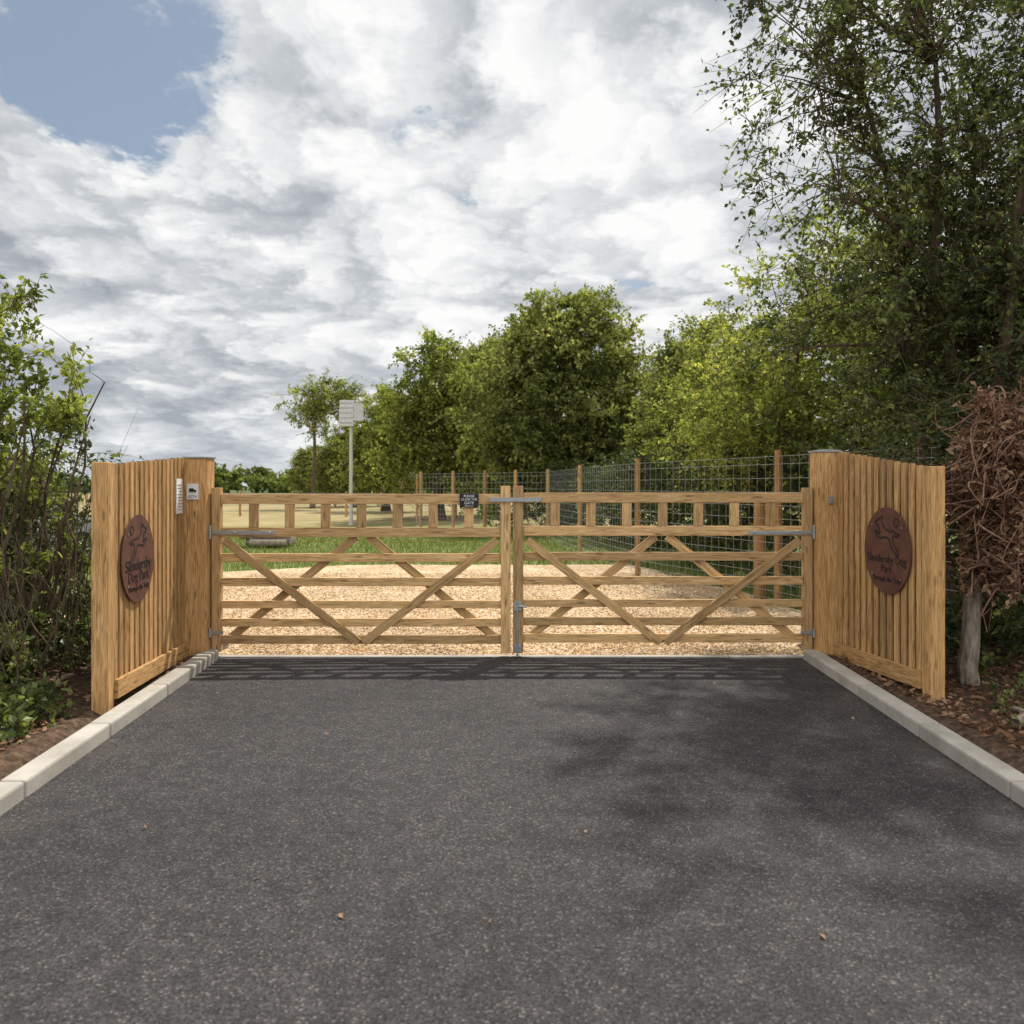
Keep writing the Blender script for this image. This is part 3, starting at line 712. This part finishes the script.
# left shrubs: slim upright stems with airy tops
make_tree('elder_shrub', (-3.66, 7.0, 0), [(0, 0, 1.85, .38, .6, .45, 20), (-.05, 0, 2.5, .28, .4, .5, 14, .5), (-.3, .2, 1.1, .5, .6, .55, 12, .7), (.5, -.15, 2.05, .2, .2, .22, 5)], [M_BARK, M_LEAF_LT], .062, .3,
    stems=9, trunk_r=.03, clump_r=.22, tw=8, lv=14, limbs=10, twr=.004, fork=.3, up=1.3)
make_tree('elder_shrub', (-3.78, 6.0, 0), [(0, 0, 1.65, .32, .6, .42, 16), (-.05, 0, 2.15, .22, .4, .45, 9, .5), (-.1, .2, 1.0, .35, .6, .5, 10, .7)], [M_BARK, M_LEAF_MD], .055, .45,
    stems=9, trunk_r=.03, clump_r=.22, tw=8, lv=14, limbs=10, twr=.004, fork=.3, up=1.3)
make_tree('hazel_shrub', (-4.7, 8.2, 0), [(0, 0, 1.3, 1.1, .9, .7, 55), (-.3, 0, .8, 1.2, .9, .7, 60)], [M_BARK, M_LEAF_DK], .06, .4, stems=6, trunk_r=.04, clump_r=.36, tw=8, lv=15, limbs=10, twr=.004, up=.5)
def under(name, n, xr, yr, zr, tint, mat, size, lv=10):
    A = Acc(); x = R.uniform(*xr, n); y = R.uniform(*yr, n); z = gz(x, y) + zr[0] + (zr[1] - zr[0]) * R.uniform(0, 1, n) ** 1.8
    A.clumps(np.stack([x, y, z], 1), np.tile(np.array([0, 0, .5]), (n, 1)), R.uniform(.08, .2, n), 6, lv, size, tint, .003, up=.3, wr=.8)
    return A.make(name, [M_BARK, mat])
under('ivy_undergrowth', 300, (-5.5, -3.2), (5.9, 9), (.0, .5), .55, M_LEAF_DK, .055)
under('ivy_undergrowth', 190, (-3.9, -2.88), (4.8, 6.5), (.0, .14), .6, M_LEAF_DK, .048)
under('bramble_undergrowth', 190, (3.4, 6), (6.6, 9.4), (.0, .5), .4, M_LEAF_DK, .05)
under('bramble_undergrowth', 40, (2.95, 4.2), (4.9, 6.6), (.0, .06), .55, M_LEAF_DK, .035, 7)
A = Acc(); n = 200; a = np.stack([R.uniform(-4.6, -3.1, n), R.uniform(6.2, 8, n), R.uniform(.05, .4, n)], 1); d = unit(rdir(n) * .35 + np.array([0, 0, 1])) * R.uniform(.6, 1.8, (n, 1)); bnd = rdir(n) * .2
Pp = a[:, None] + d[:, None] * t[None, :, None] + bnd[:, None] * (np.sin(t * 3.1))[None, :, None]
A.tubes(Pp, np.tile(.006 * np.linspace(1, .35, 7), (n, 1)) * R.uniform(.4, 1.3, (n, 1)), 4, 0); A.make('bare_twigs', [M_BARK])
A = Acc()
for s, n in ((-1, 2200), (1, 4500)):
    x = s * (2.74 + 2.6 * R.uniform(0, 1, n) ** 1.3); y = R.uniform(4.2, 8.1, n); z = gz(x, y) + R.uniform(.005, .035, n)
    A.leaves(np.stack([x, y, z], 1), rdir(n) * np.array([1, 1, .25]), .05, R.uniform(0, 1, n), 0)
A.make('leaf_litter', [M_DEAD])
A = Acc(); pts = [(-.075, 3.26), (-.58, 3.26), (.32, 4.1), (-1.6, 4.15), (1.02, 3.15), (.9, 3.6), (-.95, 3.6), (.35, 5.3), (-1.1, 5.7), (1.7, 3.9), (-.3, 6.6), (1.5, 7.1), (-2.1, 6.8), (-2.2, 5.2), (2.2, 6.1), (2.1, 5.2)]
pp = np.array([(x, yk(y), .018) for x, y in pts]); A.leaves(pp, rdir(len(pp)) * np.array([1, 1, .1]), .03, R.uniform(.8, 1, len(pp)), 0); A.make('fallen_leaves', [M_DEAD])

# ================================================================== WORLD
SUN_EL, SUN_AZ = math.radians(58), math.radians(30)
w = bpy.data.worlds.new('World'); scene.world = w; w.use_nodes = True
nt = w.node_tree; nt.nodes.clear(); out = nt.nodes.new('ShaderNodeOutputWorld'); bg = nt.nodes.new('ShaderNodeBackground'); bg.inputs[1].default_value = .1
sky = nt.nodes.new('ShaderNodeTexSky'); sky.sky_type = 'NISHITA'; sky.sun_disc = False; sky.sun_elevation = SUN_EL; sky.sun_rotation = SUN_AZ
tc = nt.nodes.new('ShaderNodeTexCoord'); D = tc.outputs['Generated']
sp = N(nt, 'ShaderNodeSeparateXYZ'); L(nt, D, sp.inputs[0])
zz = math_n(nt, 'ADD', math_n(nt, 'MAXIMUM', sp.outputs[2], 0.0), .24)
cb = N(nt, 'ShaderNodeCombineXYZ'); L(nt, math_n(nt, 'DIVIDE', sp.outputs[0], zz), cb.inputs[0]); L(nt, math_n(nt, 'DIVIDE', sp.outputs[1], zz), cb.inputs[1])
def mapped(off, src=None):
    m_ = N(nt, 'ShaderNodeVectorMath'); m_.operation = 'ADD'; m_.inputs[1].default_value = off; L(nt, src or cb.outputs[0], m_.inputs[0]); return m_.outputs[0]
def lobe(dirv, lo, hi):
    vm = N(nt, 'ShaderNodeVectorMath'); vm.operation = 'DOT_PRODUCT'; L(nt, D, vm.inputs[0]); v = Vector(dirv).normalized(); vm.inputs[1].default_value = v
    mr = N(nt, 'ShaderNodeMapRange'); mr.interpolation_type = 'SMOOTHSTEP'; L(nt, vm.outputs['Value'], mr.inputs[0]); mr.inputs[1].default_value = lo; mr.inputs[2].default_value = hi
    return mr.outputs[0]
FP = 950 * KD
def pd(px, py): return ((px - 512) / FP, 1, (486 - py) / FP)
n1 = noise(nt, mapped((3.1, 1.7, 0)), 2.4, 6, .60, .0, '2D')
n2 = noise(nt, mapped((8.4, 4.4, 2)), 2.6, 6, .62, .0, '2D')
n3 = noise(nt, mapped((5.4, 2.4, 5)), 1.5, 2, .5, .0, '2D')
wv = N(nt, 'ShaderNodeCombineXYZ'); L(nt, math_n(nt, 'MULTIPLY', n2, .55), wv.inputs[0]); L(nt, math_n(nt, 'MULTIPLY', n1, .55), wv.inputs[1])
wp = N(nt, 'ShaderNodeVectorMath'); wp.operation = 'ADD'; L(nt, cb.outputs[0], wp.inputs[0]); L(nt, wv.outputs[0], wp.inputs[1])
vo = N(nt, 'ShaderNodeTexVoronoi'); vo.voronoi_dimensions = '2D'; vo.feature = 'SMOOTH_F1'; vo.inputs['Scale'].default_value = 3.8; vo.inputs['Detail'].default_value = 2.5; vo.inputs['Roughness'].default_value = .55
vo.inputs['Smoothness'].default_value = .3; L(nt, wp.outputs[0], vo.inputs['Vector'])
puff = math_n(nt, 'SUBTRACT', .38, vo.outputs['Distance'])
blue = lobe(pd(135, 30), .984, 1.0)
cov = math_n(nt, 'SUBTRACT', math_n(nt, 'ADD', math_n(nt, 'ADD', n1, .32), math_n(nt, 'MULTIPLY', puff, .22)), math_n(nt, 'MULTIPLY', blue, .48))
cov = ramp(nt, cov, [(.38, (0, 0, 0)), (.52, (1, 1, 1))], 'EASE')
sh = math_n(nt, 'ADD', math_n(nt, 'ADD', math_n(nt, 'MULTIPLY', n2, .62), math_n(nt, 'MULTIPLY', n3, .38)), math_n(nt, 'MULTIPLY', puff, .36))
bright = lobe(pd(400, 130), .78, .985)
dark = lobe(pd(130, 380), .955, .999)
back_fill = lobe((0, -1, .5), -.1, .8)  # unseen brighter cloud behind the camera, added to lift front-facing surfaces
sh = math_n(nt, 'ADD', sh, math_n(nt, 'MULTIPLY', bright, .12))
sh = math_n(nt, 'SUBTRACT', sh, math_n(nt, 'MULTIPLY', dark, .10))
cl = ramp(nt, sh, [(.14, (3.6, 3.9, 4.4)), (.32, (5.6, 5.9, 6.25)), (.42, (7.3, 7.5, 7.7)), (.51, (8.8, 8.85, 8.9)), (.60, (9.9, 9.85, 9.8))])
cl = mixc(nt, back_fill, cl, (13, 12.7, 12.2))
blu = mixc(nt, .4, sky.outputs[0], (4.4, 5.1, 5.6))
col = mixc(nt, cov, blu, cl)
hz_ = math_n(nt, 'SUBTRACT', 1.0, math_n(nt, 'MULTIPLY', math_n(nt, 'MAXIMUM', sp.outputs[2], 0), 9.0), clamp=True)
col = mixc(nt, math_n(nt, 'MULTIPLY', hz_, .5), col, (6.2, 6.7, 7.1))
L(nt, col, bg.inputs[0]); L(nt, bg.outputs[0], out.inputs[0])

sd = bpy.data.lights.new('sun', 'SUN'); sd.energy = 4.9; sd.angle = math.radians(1.1); sd.color = (1, .94, .84)
so = bpy.data.objects.new('sun', sd); COL.objects.link(so)
dv = Vector((math.sin(SUN_AZ) * math.cos(SUN_EL), math.cos(SUN_AZ) * math.cos(SUN_EL), math.sin(SUN_EL)))
so.rotation_euler = dv.to_track_quat('Z', 'Y').to_euler(); so.location = dv * 50

# ================================================================== CAMERA
cd = bpy.data.cameras.new('camera'); cam = bpy.data.objects.new('camera', cd); COL.objects.link(cam); scene.camera = cam
cam.location = (0, yk(0), 1.5); cam.rotation_euler = (math.radians(90), 0, 0)
cd.sensor_width = 36; cd.lens = FP / 1024 * 36; cd.shift_y = -26 / 1024; cd.clip_end = 4000; cd.clip_start = .05
cd.dof.use_dof = True; cd.dof.focus_distance = 6.6; cd.dof.aperture_fstop = 2.8
scene.view_settings.view_transform = 'Standard'; scene.view_settings.look = 'None'; scene.view_settings.exposure = 0
